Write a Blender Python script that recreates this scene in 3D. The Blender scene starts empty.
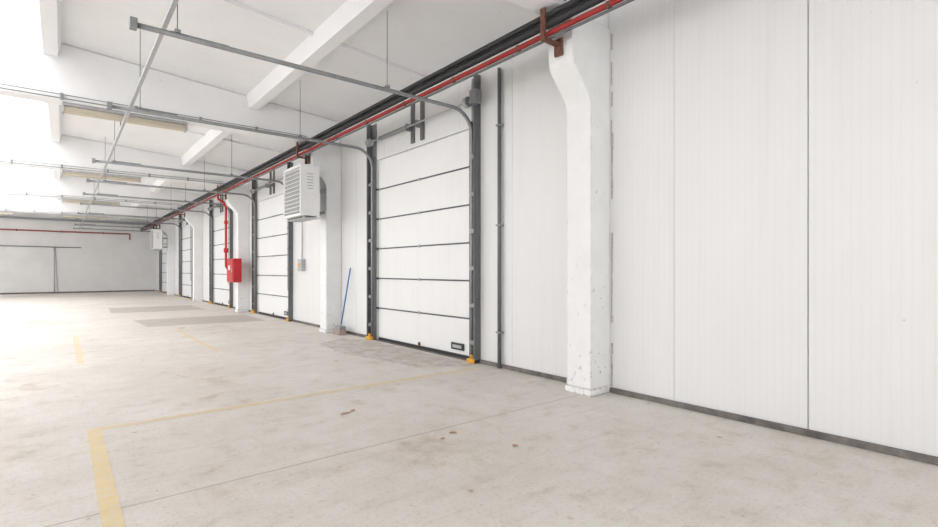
import bpy, bmesh, math, random
from mathutils import Vector, Matrix
random.seed(4)
S=bpy.context.scene
S.view_settings.view_transform='Standard'
S.view_settings.exposure=0.0

# ------------------------------------------------------------ materials
def mk(name):
    m=bpy.data.materials.new(name); m.use_nodes=True
    nt=m.node_tree; b=nt.nodes['Principled BSDF']
    return m,nt,b
def coords(nt,scale=(1,1,1)):
    g=nt.nodes.new('ShaderNodeNewGeometry'); mp=nt.nodes.new('ShaderNodeMapping')
    mp.inputs['Scale'].default_value=scale
    nt.links.new(g.outputs['Position'],mp.inputs['Vector']); return mp.outputs['Vector']
def noise(nt,vec,scale,detail=6,rough=0.6):
    n=nt.nodes.new('ShaderNodeTexNoise'); n.inputs['Scale'].default_value=scale
    n.inputs['Detail'].default_value=detail; n.inputs['Roughness'].default_value=rough
    nt.links.new(vec,n.inputs['Vector']); return n.outputs['Fac']
def ramp(nt,fac,stops):
    r=nt.nodes.new('ShaderNodeValToRGB'); cr=r.color_ramp
    while len(cr.elements)<len(stops): cr.elements.new(0.5)
    for e,(p,c) in zip(cr.elements,stops):
        e.position=p; e.color=(*c,1) if len(c)==3 else c
    nt.links.new(fac,r.inputs['Fac']); return r.outputs['Color']
def mix(nt,fac,a,b,mode='MIX'):
    n=nt.nodes.new('ShaderNodeMix'); n.data_type='RGBA'; n.blend_type=mode
    if isinstance(fac,(int,float)): n.inputs[0].default_value=fac
    else: nt.links.new(fac,n.inputs[0])
    for i,v in ((6,a),(7,b)):
        if isinstance(v,tuple): n.inputs[i].default_value=(*v,1)
        else: nt.links.new(v,n.inputs[i])
    return n.outputs[2]
def bump(nt,b,h,strength=0.2,dist=0.01):
    n=nt.nodes.new('ShaderNodeBump'); n.inputs['Strength'].default_value=strength
    n.inputs['Distance'].default_value=dist
    nt.links.new(h,n.inputs['Height']); nt.links.new(n.outputs['Normal'],b.inputs['Normal'])
def math_(nt,op,a,b=None):
    n=nt.nodes.new('ShaderNodeMath'); n.operation=op
    for i,v in enumerate((a,b)):
        if v is None: continue
        if isinstance(v,(int,float)): n.inputs[i].default_value=v
        else: nt.links.new(v,n.inputs[i])
    return n.outputs[0]
def simple(name,col,rough=0.5,metal=0.0,var=0.12,scale=8):
    m,nt,b=mk(name)
    v=coords(nt); f=noise(nt,v,scale)
    lo=tuple(c*(1-var) for c in col); hi=tuple(min(1,c*(1+var)) for c in col)
    nt.links.new(ramp(nt,f,[(0.3,lo),(0.7,hi)]),b.inputs['Base Color'])
    b.inputs['Roughness'].default_value=rough; b.inputs['Metallic'].default_value=metal
    return m

def m_panel(name,base,ribs=True):
    m,nt,b=mk(name)
    v=coords(nt); f=noise(nt,v,1.3)
    vs=coords(nt,(1,6,0.35)); f2=noise(nt,vs,1.6,8,0.7)
    c=ramp(nt,f,[(0.3,tuple(x*0.97 for x in base)),(0.7,base)])
    c=mix(nt,1.0,c,ramp(nt,f2,[(0.25,(0.96,0.955,0.95)),(0.5,(1,1,1))]),'MULTIPLY')
    f3=noise(nt,coords(nt,(1,1,0.6)),22,3,0.5)
    c=mix(nt,1.0,c,ramp(nt,f3,[(0.20,(0.75,0.73,0.70)),(0.24,(1,1,1))]),'MULTIPLY')
    if ribs:
        w=nt.nodes.new('ShaderNodeTexWave'); w.bands_direction='Y'; w.inputs['Scale'].default_value=5.2
        nt.links.new(v,w.inputs['Vector'])
        c=mix(nt,1.0,c,ramp(nt,w.outputs['Fac'],[(0.0,(0.98,0.98,0.98)),(0.25,(1,1,1))]),'MULTIPLY')
        bump(nt,b,w.outputs['Fac'],0.04,0.003)
    nt.links.new(c,b.inputs['Base Color']); b.inputs['Roughness'].default_value=0.45
    return m
def m_plaster(name,base,dirt=0.85,sc=2.0,bs=.3,chips=False):
    m,nt,b=mk(name)
    v=coords(nt); f=noise(nt,v,sc,9,0.65); f2=noise(nt,v,sc*14,5,0.6)
    c=ramp(nt,f,[(0.3,tuple(x*dirt for x in base)),(0.62,base)])
    c=mix(nt,1.0,c,ramp(nt,f2,[(0.26,(0.80,0.78,0.75)),(0.34,(1,1,1))]),'MULTIPLY')
    if chips:
        bv=nt.nodes.new('ShaderNodeBevel'); bv.samples=4; bv.inputs['Radius'].default_value=.03
        g=nt.nodes.new('ShaderNodeNewGeometry')
        d=nt.nodes.new('ShaderNodeVectorMath'); d.operation='DOT_PRODUCT'
        nt.links.new(bv.outputs['Normal'],d.inputs[0]); nt.links.new(g.outputs['True Normal'],d.inputs[1])
        edge=math_(nt,'MULTIPLY',math_(nt,'SUBTRACT',1.0,d.outputs['Value']),3.0)
        sp=nt.nodes.new('ShaderNodeSeparateXYZ'); nt.links.new(g.outputs['Position'],sp.inputs[0])
        low=nt.nodes.new('ShaderNodeMapRange'); low.inputs['From Min'].default_value=0; low.inputs['From Max'].default_value=1.6
        low.inputs['To Min'].default_value=.07; low.inputs['To Max'].default_value=0
        nt.links.new(sp.outputs['Z'],low.inputs['Value'])
        n3=noise(nt,coords(nt,(1,1,.7)),17,6,.7)
        k=math_(nt,'ADD',math_(nt,'ADD',math_(nt,'MULTIPLY',edge,.36),n3),low.outputs['Result'])
        c=mix(nt,ramp(nt,k,[(0.665,(0,0,0)),(0.71,(1,1,1))]),c,(0.50,0.46,0.42))
    nt.links.new(c,b.inputs['Base Color']); b.inputs['Roughness'].default_value=0.8
    bump(nt,b,f2,bs,0.01)
    return m

def floor_color(nt):
    v=coords(nt)
    f=noise(nt,v,0.5,8,0.62); f2=noise(nt,v,3.5,10,0.7); f3=noise(nt,v,40,4,0.6)
    c=ramp(nt,f,[(0.30,(0.64,0.592,0.54)),(0.5,(0.715,0.677,0.63)),(0.7,(0.765,0.735,0.695))])
    c=mix(nt,1.0,c,ramp(nt,f2,[(0.32,(0.80,0.77,0.73)),(0.44,(0.95,0.94,0.925)),(0.58,(1,1,1))]),'MULTIPLY')
    c=mix(nt,1.0,c,ramp(nt,f3,[(0.30,(0.84,0.815,0.79)),(0.46,(1,1,1))]),'MULTIPLY')
    f4=noise(nt,coords(nt,(0.5,6,1)),2.2,8,0.75)
    c=mix(nt,1.0,c,ramp(nt,f4,[(0.34,(0.91,0.895,0.88)),(0.47,(1,1,1))]),'MULTIPLY')
    f6=noise(nt,coords(nt,(5,.6,1)),1.7,9,0.8)
    c=mix(nt,1.0,c,ramp(nt,f6,[(0.32,(0.92,0.905,0.89)),(0.44,(1,1,1))]),'MULTIPLY')
    f5=noise(nt,v,1.1,7,0.7)
    c=mix(nt,1.0,c,ramp(nt,f5,[(0.31,(0.82,0.77,0.70)),(0.42,(1,1,1))]),'MULTIPLY')
    f7=noise(nt,coords(nt,(1.5,.8,1)),1.9,8,.75)
    c=mix(nt,ramp(nt,f7,[(0.56,(0,0,0)),(0.70,(.5,.5,.5))]),c,(.79,.765,.735))
    dv=nt.nodes.new('ShaderNodeTexNoise'); dv.inputs['Scale'].default_value=9
    nt.links.new(v,dv.inputs['Vector'])
    ad=nt.nodes.new('ShaderNodeMix'); ad.data_type='VECTOR'; ad.inputs[0].default_value=.06
    nt.links.new(v,ad.inputs[4]); nt.links.new(dv.outputs['Color'],ad.inputs[5])
    vo=nt.nodes.new('ShaderNodeTexVoronoi'); vo.inputs['Scale'].default_value=2.3; nt.links.new(ad.outputs[1],vo.inputs['Vector'])
    c=mix(nt,1.0,c,ramp(nt,vo.outputs['Distance'],[(0.03,(0.62,0.52,0.43)),(0.07,(1,1,1))]),'MULTIPLY')
    vo=nt.nodes.new('ShaderNodeTexVoronoi'); vo.inputs['Scale'].default_value=8.3; nt.links.new(ad.outputs[1],vo.inputs['Vector'])
    c=mix(nt,1.0,c,ramp(nt,vo.outputs['Distance'],[(0.04,(0.76,0.71,0.65)),(0.10,(1,1,1))]),'MULTIPLY')
    return c,f2,f3
def m_floor():
    m,nt,b=mk('concrete_floor'); c,f2,f3=floor_color(nt)
    nt.links.new(c,b.inputs['Base Color'])
    r=nt.nodes.new('ShaderNodeMapRange'); r.inputs['To Min'].default_value=0.45; r.inputs['To Max'].default_value=0.75
    nt.links.new(f2,r.inputs['Value']); nt.links.new(r.outputs['Result'],b.inputs['Roughness'])
    bump(nt,b,f3,0.15,0.004); return m
def m_worn(name,col,lo=0.42,hi=0.58,amt=0.85,scale=9,base=None):
    m,nt,b=mk(name); c,f2,f3=floor_color(nt)
    k=ramp(nt,noise(nt,coords(nt),scale,8,0.75),[(lo,((1-amt if base is None else base),)*3),(hi,(amt,)*3)])
    nt.links.new(mix(nt,k,c,col),b.inputs['Base Color']); b.inputs['Roughness'].default_value=0.6
    return m

M=dict(
 panel=m_panel('white_sandwich_panel',(0.79,0.787,0.78)),
 door=m_panel('white_door_panel',(0.84,0.84,0.835),False),
 ceil=m_plaster('whitewashed_ceiling',(0.89,0.89,0.895),0.95,1.0,.15),
 col=m_plaster('whitewashed_concrete',(0.86,0.86,0.855),0.93,2.2,.4,True),
 farw=m_plaster('far_wall_plaster',(0.81,0.80,0.785),0.90,0.8,.15),
 floor=m_floor(),
 yel=m_worn('worn_yellow_paint',(0.80,0.60,0.24),0.36,0.58,0.75,12,.30),
 yelf=m_worn('faded_yellow_paint',(0.74,0.56,0.26),0.36,0.58,0.68,12,.25),
 joint=m_worn('floor_joint_grime',(0.25,0.225,0.20),0.25,0.55,0.7,14),
 patch=m_worn('floor_patch_grey',(0.34,0.31,0.275),0.30,0.60,0.52,5),
 scrape=m_worn('scraped_floor_dirt',(0.34,0.30,0.26),0.42,0.60,0.62,5,0.08),
 dark=simple('dark_grey_steel',(0.15,0.155,0.16),0.5,0.3),
 galv=simple('galvanised_steel',(0.28,0.29,0.30),0.45,0.5,0.15,20),
 galvl=simple('light_galvanised_steel',(0.46,0.47,0.48),0.45,0.4,0.12,20),
 black=simple('black_rubber',(0.025,0.025,0.027),0.55),
 seam=simple('dark_seam_gasket',(0.18,0.18,0.18),0.7),  # dark backing that shows in the panel joints
 line=simple('dark_hinge_rail',(0.09,0.09,0.095),0.6),
 red=simple('red_pipe_paint',(0.33,0.022,0.02),0.6),
 redc=simple('red_cabinet_paint',(0.52,0.012,0.02),0.4),
 redf=simple('dull_red_main_paint',(0.33,0.06,0.05),0.6),
 rust=simple('rusty_bracket',(0.16,0.07,0.045),0.8,0.1,0.4,30),
 orange=simple('orange_yellow_paint',(0.80,0.42,0.04),0.5),
 blue=simple('blue_broom_handle',(0.05,0.20,0.48),0.5),
 bristle=simple('broom_bristles',(0.36,0.30,0.27),0.9,0,0.4,60),
 white=simple('white_enamel',(0.84,0.84,0.83),0.4,0,0.03),
 cream=simple('cream_diffuser',(0.54,0.48,0.38),0.4,0,0.04),
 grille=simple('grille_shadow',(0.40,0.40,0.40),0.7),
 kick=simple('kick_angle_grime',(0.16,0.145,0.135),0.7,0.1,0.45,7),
 leaf=simple('dry_leaf',(0.46,0.29,0.17),0.8,0,0.3,30),
 seal=m_worn('crumbled_sealant',(0.30,0.27,0.24),0.35,0.6,0.9,30),
)

# ------------------------------------------------------------ builder
class B:
    def __init__(s): s.bm=bmesh.new(); s.mats=[]
    def mi(s,m):
        m=M[m]
        if m not in s.mats: s.mats.append(m)
        return s.mats.index(m)
    def box(s,x0,x1,y0,y1,z0,z1,m,bev=0.0,rot=None):
        t=bmesh.new(); bmesh.ops.create_cube(t,size=1)
        mat=Matrix.Translation(((x0+x1)/2,(y0+y1)/2,(z0+z1)/2))
        if rot: mat=mat@rot
        mat=mat@Matrix.Diagonal((abs(x1-x0),abs(y1-y0),abs(z1-z0),1))
        bmesh.ops.transform(t,matrix=mat,verts=t.verts)
        if bev: bmesh.ops.bevel(t,geom=list(t.edges),offset=bev,segments=2,profile=0.6,affect='EDGES')
        s._merge(t,m)
    def _merge(s,t,m,smooth=False):
        i=s.mi(m); vm={}
        for v in t.verts: vm[v]=s.bm.verts.new(v.co)
        for f in t.faces:
            try: nf=s.bm.faces.new([vm[v] for v in f.verts])
            except ValueError: continue
            nf.material_index=i; nf.smooth=smooth
        t.free()
    def tube(s,pts,r,m,seg=10,cap=True):
        pts=[Vector(p) for p in pts]; rings=[]
        n=len(pts)
        T0=(pts[1]-pts[0]).normalized()
        up=Vector((0,0,1)) if abs(T0.z)<0.9 else Vector((1,0,0))
        N=(up-T0*up.dot(T0)).normalized()
        i=s.mi(m)
        for k in range(n):
            if k==0: T=T0
            elif k==n-1: T=(pts[k]-pts[k-1]).normalized()
            else: T=((pts[k+1]-pts[k]).normalized()+(pts[k]-pts[k-1]).normalized()).normalized()
            N=(N-T*N.dot(T)).normalized(); Bn=T.cross(N)
            rings.append([s.bm.verts.new(pts[k]+(N*math.cos(a)+Bn*math.sin(a))*r) for a in [2*math.pi*j/seg for j in range(seg)]])
        for k in range(n-1):
            for j in range(seg):
                f=s.bm.faces.new([rings[k][j],rings[k][(j+1)%seg],rings[k+1][(j+1)%seg],rings[k+1][j]])
                f.material_index=i; f.smooth=True
        if cap:
            for rg in (rings[0][::-1],rings[-1]):
                f=s.bm.faces.new(rg); f.material_index=i
    def prism(s,poly,y0,y1,m):
        i=s.mi(m)
        a=[s.bm.verts.new((x,y0,z)) for x,z in poly]; b=[s.bm.verts.new((x,y1,z)) for x,z in poly]
        n=len(poly)
        fs=[s.bm.faces.new(a),s.bm.faces.new(b[::-1])]
        for k in range(n): fs.append(s.bm.faces.new([a[k],b[k],b[(k+1)%n],a[(k+1)%n]]))
        for f in fs: f.material_index=i
    def poly(s,pts,z,m):
        f=s.bm.faces.new([s.bm.verts.new((x,y,z)) for x,y in pts]); f.material_index=s.mi(m)
    def done(s,name):
        bmesh.ops.recalc_face_normals(s.bm,faces=s.bm.faces)
        me=bpy.data.meshes.new(name); s.bm.to_mesh(me); s.bm.free()
        for m in s.mats: me.materials.append(m)
        o=bpy.data.objects.new(name,me); S.collection.objects.link(o); return o

WX=4.8; YE=38.4; YB=-4.0; XL=-10.0
def rz(x): return 4.65+0.08*(WX-x)
COLS=[3.37+7.0*k for k in range(-1,5)]
DOORS=[(5.82,8.76),(13.55,16.5),(19.6,22.4),(26.4,29.3),(33.2,36.0)]
DH=3.53

# ------------------------------------------------------------ shell
b=B(); b.box(XL,WX+0.3,YB,YE+0.3,-0.2,0,'floor'); b.done('floor')
YS=7.0; YS2=31.5   # roof openings, added to brighten floor and ceiling, run between these
b=B()
for xa,xb in ((WX+.3,-.30),(-3.06,-3.34),(-6.16,XL-.3)):
    b.prism([(xa,rz(xa)),(xb,rz(xb)),(xb,rz(xb)+.12),(xa,rz(xa)+.12)],YB,YE+0.3,'ceil')
for xa,xb in ((-.3001,-3.0599),(-3.3401,-6.1599)):
    for p,q in ((YB,YS),(YS2,YE+.3)):
        b.prism([(xa,rz(xa)),(xb,rz(xb)),(xb,rz(xb)+.12),(xa,rz(xa)+.12)],p,q,'ceil')
b.done('ceiling')
b=B()
y=YS+.5
while y<YS2:
    for xa,xb in ((-.301,-3.059),(-3.341,-6.159)):
        b.prism([(xa,rz(xa)+.02),(xb,rz(xb)+.02),(xb,rz(xb)+.07),(xa,rz(xa)+.07)],y-.025,y+.025,'white')
    y+=1.4
b.done('added_roof_opening_bars')  # bars across the added roof openings

# right wall
b=B()
joints=[YB]
y=0.27-1.171*3
while y<YE:
    joints.append(y); y+=1.171
joints.append(YE)
def subtract(a,c):
    out=[(a,c)]
    for d0,d1 in DOORS:
        n=[]
        for p,q in out:
            if d1<=p or d0>=q: n.append((p,q)); continue
            if p<d0: n.append((p,d0))
            if q>d1: n.append((d1,q))
        out=n
    return out
for a,c in zip(joints[:-1],joints[1:]):
    if c-a<0.02: continue
    ga=0.004 if abs(a-1.441)<.02 else .0022
    gc=0.004 if abs(c-1.441)<.02 else .0022
    for p,q in subtract(a,c):
        if q-p>0.03: b.box(WX,WX+.06,p+(ga if p==a else .002),q-(gc if q==c else .002),0.0,DH,'panel')
    b.box(WX,WX+.06,a+ga,c-gc,DH,rz(WX)+.05,'panel')
prev=YB
for d0,d1 in DOORS+[(YE,YE)]:
    b.box(WX+.0605,WX+.25,prev,d0,0,DH,'seam'); prev=d1
b.box(WX+.0605,WX+.25,YB,YE,DH,rz(WX),'seam')
b.done('wall_right')
b=B(); b.box(XL,WX+.3,YE,YE+.25,0,rz(XL),'farw')
b.done('wall_far')
b=B()
b.box(XL-.25,XL,YB,YE,0,1.0,'farw'); b.box(XL-.25,XL,YB,YE,4.6,rz(XL),'farw')
for c in COLS: b.box(XL-.25,XL,c-.2,c+.5,1.0,4.6,'farw')
b.done('wall_left')
# unseen back wall, added with a window band to dim the near end
b=B()
b.box(XL,WX+.3,YB-.25,YB,0,.9,'farw'); b.box(XL,WX+.3,YB-.25,YB,3.6,rz(XL),'farw')
for x in (-10,-6.5,-3,.5,4.2): b.box(x,x+.6,YB-.25,YB,.9,3.6,'farw')
b.done('added_wall_back')
b=B()
for c in COLS[:-1]:
    for k in range(1,4): b.box(XL-.16,XL-.1,c+.5+k*1.6-.03,c+.5+k*1.6+.03,1.0,4.6,'galvl')
    b.box(XL-.16,XL-.1,c+.5,c+6.8,2.7,2.76,'galvl')
b.done('window_1')
b=B()
for x in (-9.4,-5.9,-2.4,1.1):
    for q in (1.0,2.0): b.box(x+q*.97-.02,x+q*.97+.02,YB-.16,YB-.1,.9,3.6,'galvl')
    b.box(x,x+2.9,YB-.16,YB-.1,2.3,2.35,'galvl')
b.done('added_back_window_bars')  # bars in the window band of the added back wall
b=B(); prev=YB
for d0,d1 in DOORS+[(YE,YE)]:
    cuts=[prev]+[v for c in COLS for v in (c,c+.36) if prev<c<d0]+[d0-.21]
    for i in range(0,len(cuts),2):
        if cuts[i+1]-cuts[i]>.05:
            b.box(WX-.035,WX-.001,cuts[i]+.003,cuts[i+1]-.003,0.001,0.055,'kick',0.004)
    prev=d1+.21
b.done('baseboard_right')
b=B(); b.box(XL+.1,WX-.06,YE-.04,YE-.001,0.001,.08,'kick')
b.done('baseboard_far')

# ------------------------------------------------------------ columns and roof beams
for c in COLS:
    b=B()
    pr=[(WX-.002,0.0),(4.45,0.0),(4.45,3.17)]
    for k in range(1,9):
        t=k/8; pr.append((4.45-.30*(t*t*(3-2*t)),3.17+.46*t))
    pr+=[(4.135,3.9),(4.13,4.10),(WX-.002,4.10)]
    b.prism(pr,c,c+.34,'col')
    b.box(4.43,WX-.002,c-.015,c+.355,0,.07,'col',.01)
    o=b.done('concrete_column')
    bv=o.modifiers.new('bevel','BEVEL'); bv.width=.012; bv.segments=2; bv.limit_method='ANGLE'
    b=B()
    b.prism([(WX-.002,4.102),(WX-.002,rz(WX)-.002),(XL+.002,rz(XL)-.002),(XL+.002,4.102)],c+.02,c+.32,'ceil')
    o=b.done('roof_beam')
    bv=o.modifiers.new('bevel','BEVEL'); bv.width=.02; bv.segments=2; bv.limit_method='ANGLE'
ys=[YB]+[v for c in COLS for v in (c+.02,c+.32)]+[YE]
for x in (2.95,-0.14,-3.2,-6.3):
    b=B()
    for i in range(0,len(ys),2):
        if ys[i+1]-ys[i]>.1:
            y0,y1=ys[i]+.002,ys[i+1]-.002
            b.prism([(x-.09,rz(x)-.24),(x+.09,rz(x)-.24),(x+.14,rz(x+.14)-.002),(x-.14,rz(x-.14)-.002)],y0,y1,'ceil')
    b.done('roof_purlin')
b=B()
for i in range(0,len(ys),2):
    if ys[i+1]-ys[i]<1: continue
    ym=(ys[i]+ys[i+1])/2
    for xa,xb in ((WX-.01,3.10),(2.80,.01)):
        b.prism([(xa,rz(xa)-.05),(xa,rz(xa)-.001),(xb,rz(xb)-.001),(xb,rz(xb)-.05)],ym-.03,ym+.03,'ceil')
b.done('ceiling_rib')

# ------------------------------------------------------------ sectional doors
def arc(cx,cz,r,a0,a1,y,n=8):
    return [(cx+r*math.cos(a0+(a1-a0)*k/n),y,cz+r*math.sin(a0+(a1-a0)*k/n)) for k in range(n+1)]
for di,(d0,d1) in enumerate(DOORS):
    b=B(); n=6; ph=(DH-.05)/n
    b.box(WX+.10,WX+.12,d0+.01,d1-.01,0.01,DH-.004,'seam')
    b.box(WX+.02,WX+.10,d0+.03,d1-.03,0.010,.05,'black')
    for k in range(n):
        z0=.05+k*ph
        b.box(WX+.03,WX+.10,d0+.02,d1-.02,z0+.008,z0+ph-.008,'door',.006)
        b.box(WX+.026,WX+.032,d0+.02,d0+.09,z0+.012,z0+ph-.012,'white',.002)
        b.box(WX+.026,WX+.032,d1-.09,d1-.02,z0+.012,z0+ph-.012,'white',.002)
        for zz in (.33,.66): b.box(WX+.0285,WX+.031,d0+.1,d1-.1,z0+ph*zz-.0015,z0+ph*zz+.0015,'white')
        if k>0:
            b.box(WX+.018,WX+.034,d0+.03,d1-.03,z0-.011,z0+.011,'line')
            for yy in (d0+.06,(d0+d1)/2,d1-.06):
                b.box(WX+.010,WX+.03,yy-.025,yy+.025,z0-.025,z0+.025,'galvl',.004)
            for yy in (d0+.03,d1-.03):
                b.tube([(WX-.005,yy-.02,z0),(WX-.005,yy+.02,z0)],.018,'black',10)
    hy=d0+.38
    b.box(WX+.005,WX+.03,hy-.16,hy+.16,.12,.23,'black',.01)
    b.box(WX-.002,WX+.006,hy-.11,hy+.11,.15,.20,'galvl',.004)
    b.box(WX+.005,WX+.03,(d0+d1)/2-.02,(d0+d1)/2+.02,.06,.12,'black',.004)
    b.done('door_%d'%(di+1))
    b=B()
    for side,ye in ((-1,d0),(1,d1)):
        e=ye+side*.001
        a,c=sorted((e,e+side*.20))
        b.box(WX-.015,WX-.002,a,c,.0,4.25,'galv')
        a,c=sorted((e+side*.17,e+side*.20)); b.box(WX-.12,WX-.015,a,c,0,4.25,'dark')
        a,c=sorted((e,e+side*.03)); b.box(WX-.06,WX-.016,a,c,0,3.6,'dark')
        ty=e+side*.07
        R=.36; cz=3.73-R; cx=WX-.065-R
        path=[(WX-.065,ty,.03),(WX-.065,ty,1.8),(WX-.065,ty,cz)]+arc(cx,cz,R,0,math.pi/2,ty)[1:]+[(2.4,ty,3.73),(.55,ty,3.73)]
        b.tube(path,.028,'galv',8)
        for zz in [0.3+.55*k for k in range(6)]:
            a,c=sorted((e+side*.05,e+side*.18)); b.box(WX-.10,WX-.016,a,c,zz-.03,zz+.03,'galv')
        a,c=sorted((e+side*.04,e+side*.20)); b.box(WX-.15,WX-.01,a,c,0.0,.07,'orange',.02)
        b.tube([(WX-.10,e+side*.11,.07),(WX-.10,e+side*.11,.12)],.03,'orange',8)
        for xx in (3.3,.9):
            zt=rz(xx)-.004
            b.tube([(xx,ty,3.76),(xx,ty,zt)],.004,'black',6)
            b.box(xx-.025,xx+.025,ty-.03,ty+.03,3.755,3.785,'galv')
        b.box(.50,.56,ty-.05,ty+.05,3.69,3.78,'galv')
        b.box(.85,1.40,ty+.06,ty+.085,3.765,3.79,'galv')
    b.done('overhead_door_track')
    b=B()
    sz=3.86; sx=WX-.14
    b.tube([(sx,d0-.16,sz),(sx,d1+.2,sz)],.014,'galvl',8)
    for yy in (d0-.05,d1+.05): b.tube([(sx,yy-.04,sz),(sx,yy+.04,sz)],.075,'galvl',16)
    ym=(d0+d1)/2
    b.tube([(sx,ym+.15,sz),(sx,ym+1.1,sz)],.035,'galv',10)
    for k in range(20):
        b.tube([(sx,ym+.17+k*.047,sz),(sx,ym+.185+k*.047,sz)],.040,'galvl',10)
    for yy in (ym-.15,ym+.15,):
        b.box(WX-.03,WX-.003,yy-.05,yy+.05,3.60,4.3,'dark')
        b.box(sx-.02,WX-.03,yy-.015,yy+.015,sz-.06,sz+.06,'galv')
    b.box(WX-.24,WX-.12,d0-.36,d0-.22,sz-.09,sz+.11,'galv',.012)
    b.tube([(sx,d0-.24,sz),(sx,d0-.15,sz)],.02,'galv',8)
    for q in (-.32,-.26):
        b.tube([(WX-.18,d0+q,sz-.1),(WX-.17,d0+q,.9)],.005,'dark',6)
    b.tube([(WX-.17,d0-.32,.9),(WX-.17,d0-.29,.86),(WX-.17,d0-.26,.9)],.005,'dark',6)
    b.done('torsion_spring_shaft')
b=B()
for d0,d1 in DOORS:
    b.box(WX-.05,WX+.25,d0+.003,d1-.003,0.0005,.008,'kick')
b.done('door_threshold')
b=B(); b.box(WX+.26,WX+.3,YB,YE,0,DH+.2,'farw'); b.done('wall_outer')

b=B(); b.box(.78,.82,YB+2,YE-.1,3.81,3.85,'galvl')
for c in COLS:
    if c>0: b.tube([(.80,c+.30,3.85),(.80,c+.30,4.10)],.008,'dark',6)
b.done('track_support_rail')

# ------------------------------------------------------------ services
b=B()
y0,y1=YB+.2,YE-.1
b.tube([(3.97,y0,3.86),(3.97,y1,3.86)],.028,'red',12)
b.tube([(3.95,y0,3.945),(3.95,y1,3.945)],.040,'black',12)
b.tube([(4.03,y0,4.03),(4.03,y1,4.03)],.050,'dark',12)
b.tube([(3.92,y0,4.025),(3.92,y1,4.025)],.028,'black',10)
b.tube([(3.985,y0,3.812),(3.985,y1,3.812)],.016,'dark',8)
for c in COLS:
    yy=c+.17
    b.box(3.88,4.12,yy-.03,yy+.03,3.76,3.79,'rust',.004)
    b.box(3.86,3.89,yy-.03,yy+.03,3.76,4.09,'rust',.004)
    b.box(4.10,4.128,yy-.05,yy+.05,3.66,3.84,'rust',.004)
for k in range(34):
    yy=y0+.6+k*1.2
    b.tube([(3.97,yy-.02,3.86),(3.97,yy+.02,3.86)],.034,'rust',10)
b.done('service_pipe_bundle')
for c in COLS[1:]:
    b=B()
    yy=c-.03
    b.tube([(4.0,yy,4.13),(-4.5,yy,4.13)],.010,'galv',6)
    b.tube([(4.0,yy,4.19),(-4.5,yy,4.19)],.006,'dark',6)
    for k in range(8): b.box(-4.0+k-.02,-4.0+k+.02,yy-.015,yy+.048,4.11,4.21,'galv')
    b.done('electrical_conduit')
for c in COLS[1:]:
    for x0 in (-.0,-3.6):
        b=B(); x1=x0+1.8; yc=c+.17
        b.box(x0,x1,yc-.11,yc+.11,4.05,4.10,'galvl',.008)
        b.box(x0+.02,x1-.02,yc-.10,yc+.10,3.96,4.05,'cream',.03)
        b.box(x0,x0+.03,yc-.11,yc+.11,3.95,4.06,'galvl',.004); b.box(x1-.03,x1,yc-.11,yc+.11,3.95,4.06,'galvl',.004)
        b.done('fluorescent_light')
b=B(); b.tube([(WX-.05,5.16,0.0),(WX-.05,5.16,4.2)],.028,'dark',12)
for z in (.5,2.0,3.4): b.box(WX-.085,WX-.002,5.12,5.20,z-.012,z+.012,'galv')
b.done('wall_drain_pipe')
b=B(); y=12.6
b.box(WX-.12,WX-.002,y-.12,y+.12,1.35,1.65,'galvl',.01); b.box(WX-.14,WX-.12,y-.04,y+.04,1.45,1.55,'orange',.01)
b.tube([(WX-.04,y,1.65),(WX-.04,y,3.7)],.012,'galv',6); b.done('door_control_box')

def heater(yn):
    b=B(); x0,x1,ya,yb,z0,z1=3.75,4.16,yn,yn+1.0,2.49,3.54
    b.box(x0+.03,x1,ya,yb,z0,z1,'white',.02)
    b.box(x0,x0+.031,ya,ya+.05,z0,z1,'white',.006); b.box(x0,x0+.031,yb-.05,yb,z0,z1,'white',.006)
    b.box(x0,x0+.031,ya+.05,yb-.05,z0,z0+.05,'white',.006); b.box(x0,x0+.031,ya+.05,yb-.05,z1-.05,z1,'white',.006)
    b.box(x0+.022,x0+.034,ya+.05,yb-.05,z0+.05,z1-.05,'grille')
    n=11
    for k in range(n):
        z=z0+.10+k*(z1-z0-.2)/(n-1)
        b.box(x0-.025,x0+.02,ya+.05,yb-.05,z-.006,z+.006,'white',0,Matrix.Rotation(math.radians(-28),4,'Y')@Matrix.Diagonal((1.5,1,1,1)))
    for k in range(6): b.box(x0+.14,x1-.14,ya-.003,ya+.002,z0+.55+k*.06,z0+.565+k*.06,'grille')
    b.tube([(x1,ya+.5,3.0),(x1+.05,ya+.5,3.0)],.34,'galv',24)
    for z in (2.62,3.10):
        b.box(x1-.02,4.449,ya+.42,ya+.46,z-.03,z+.03,'galv'); b.box(x1-.02,4.449,ya+.60,ya+.64,z-.03,z+.03,'galv')
    b.tube([(x0+.15,ya+.1,z1),(x0+.15,ya+.1,z1+.2)],.022,'black',8)
    b.tube([(x0+.15,yb+.10,z0+.1),(x0+.15,yb+.10,3.76)],.035,'black',8)
    b.tube([(x0+.15,yb-.02,z0+.2),(x0+.15,yb+.12,z0+.2)],.025,'black',8)
    b.tube([(x0+.15,yb-.02,z1-.2),(x0+.15,yb+.12,z1-.2)],.025,'black',8)
    b.box(x0+.1,x1,ya,yb,z0-.05,z0-.03,'galvl'); b.box(x0+.1,x0+.14,ya+.1,ya+.14,z0-.04,z0+.01,'galvl')
    b.box(x0+.1,x0+.14,yb-.14,yb-.1,z0-.04,z0+.01,'galvl')
    b.done('unit_heater')
heater(10.02); heater(31.05)

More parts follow.
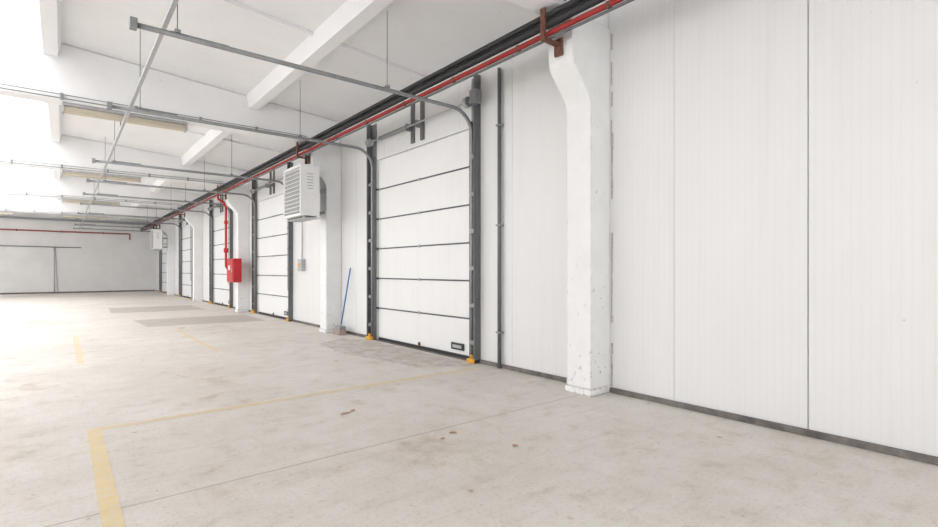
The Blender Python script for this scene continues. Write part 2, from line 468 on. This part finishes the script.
b=B()
b.box(4.20,4.448,16.95,17.75,.98,1.74,'redc',.012)
b.box(4.185,4.20,17.0,17.70,1.03,1.69,'redc',.006)
b.box(4.176,4.186,17.04,17.12,1.30,1.42,'galvl',.002)
b.box(4.180,4.186,17.3,17.5,1.38,1.52,'white',.001)
b.done('fire_hose_cabinet')
b=B()
b.tube([(3.97,17.95,3.79),(3.99,17.95,3.7),(4.15,17.95,3.6),(4.22,17.95,3.45),(4.22,17.95,1.5),(4.25,17.9,1.42),(4.25,17.755,1.4)],.04,'redc',10)
b.tube([(4.22,17.95,1.95),(4.22,17.95,2.1)],.07,'redc',12)
b.tube([(4.22,17.95,2.9),(4.22,17.95,3.0)],.06,'redc',12)
b.done('fire_riser_pipe')

b=B()
b.tube([(4.60,9.95,.22),(4.765,9.85,1.42)],.016,'blue',8)
b.box(4.52,4.66,9.84,10.10,.12,.19,'galv',.02)
b.box(4.50,4.66,9.82,10.12,.0,.13,'bristle',.015)
b.done('push_broom')

b=B(); yy=YE-.045
b.tube([(XL+1,yy,3.66),(3.2,yy,3.66),(3.35,yy,3.66),(3.35,yy,3.3)],.038,'redf',8)
for x in range(-8,4,2): b.box(x-.02,x+.02,YE-.08,YE,3.60,3.72,'rust')
b.done('fire_main_pipe')
b=B(); yy=YE-.05
b.tube([(XL+1,yy,2.78),(.9,yy,2.72)],.025,'galv',8)
b.tube([(-.35,yy,.1),(-.35,yy,2.75)],.022,'galvl',8)
b.tube([(-.30,yy+.02,2.75),(-.20,yy+.02,.1)],.012,'galvl',8)
b.done('wall_conduit')
b=B(); b.box(XL+.1,WX-.1,YE-.22,YE-.12,4.28,4.40,'galv'); b.done('steel_beam')

# ------------------------------------------------------------ floor markings
b=B()
b.poly([(.165,1.2),(.265,1.2),(.265,5.41),(.165,5.41)],.0016,'yel')
b.poly([(.265,5.31),(4.45,5.31),(4.45,5.41),(.265,5.41)],.0016,'yelf')
b.poly([(.17,9.2),(.26,9.2),(.26,13.2),(.17,13.2)],.0016,'yelf')
b.poly([(2.0,9.2),(2.09,9.2),(2.09,13.2),(2.0,13.2)],.0016,'yelf')
b.done('floor_marking')
b=B()
for c in COLS:
    b.poly([(XL,c+.125),(4.42,c+.125),(4.42,c+.137),(XL,c+.137)],.0010,'joint')
b.poly([(-3.0,YB),(-2.99,YB),(-2.99,YE),(-3.0,YE)],.0010,'joint')
b.done('floor_joint')
b=B()
b.poly([(1.6,14.2),(4.3,14.0),(4.35,16.3),(1.5,16.4)],.0012,'patch')
b.poly([(1.2,19.4),(3.9,19.3),(3.9,22.0),(1.3,22.1)],.0012,'patch')
b.poly([(3.9,5.9),(4.6,5.5),(4.7,8.8),(4.35,9.4),(3.7,9.0),(3.6,7.6)],.0012,'scrape')
b.done('floor_patch')
b=B()
for (x,y,s) in [(2.55,3.36,.035),(2.40,3.28,.02),(2.74,2.80,.028),(2.10,4.45,.05),(2.2,4.5,.03),(3.0,12.2,.05),(2.2,13.4,.07),(3.6,8.0,.04),(3.2,7.1,.03)]:
    n=7; pts=[]
    for k in range(n):
        a=2*math.pi*k/n; r=s*(random.uniform(.5,1.15)); pts.append((x+r*math.cos(a)*1.3,y+r*math.sin(a)))
    vs=[b.bm.verts.new((p[0],p[1],.004+random.uniform(0,.006))) for p in pts]; cc=b.bm.verts.new((x,y,.003))
    for k in range(n):
        f=b.bm.faces.new([vs[k],vs[(k+1)%n],cc]); f.material_index=b.mi('leaf')
b.done('dry_leaves')
b=B(); z=.07; random.seed(7)
while z<4.0:
    h=random.uniform(.06,.2); w=random.uniform(.006,.022)
    if random.random()<.75: b.box(WX-.006,WX-.001,3.352-w,3.353,z,z+h,'seal')
    z+=h
b.done('trim_1')

# ------------------------------------------------------------ light
w=bpy.data.worlds.new('sky'); S.world=w; w.use_nodes=True
bg=w.node_tree.nodes['Background']; bg.inputs['Color'].default_value=(0.99,0.99,1.0,1); bg.inputs['Strength'].default_value=3.75

cam=bpy.data.cameras.new('camera'); co=bpy.data.objects.new('camera',cam); S.collection.objects.link(co)
cam.sensor_width=36; cam.lens=500/938*36; cam.shift_y=6.5/938; cam.clip_end=200; cam.clip_start=.05
co.location=(0,0,1.374); co.rotation_euler=(math.radians(90),0,math.radians(-39.15))
S.camera=co
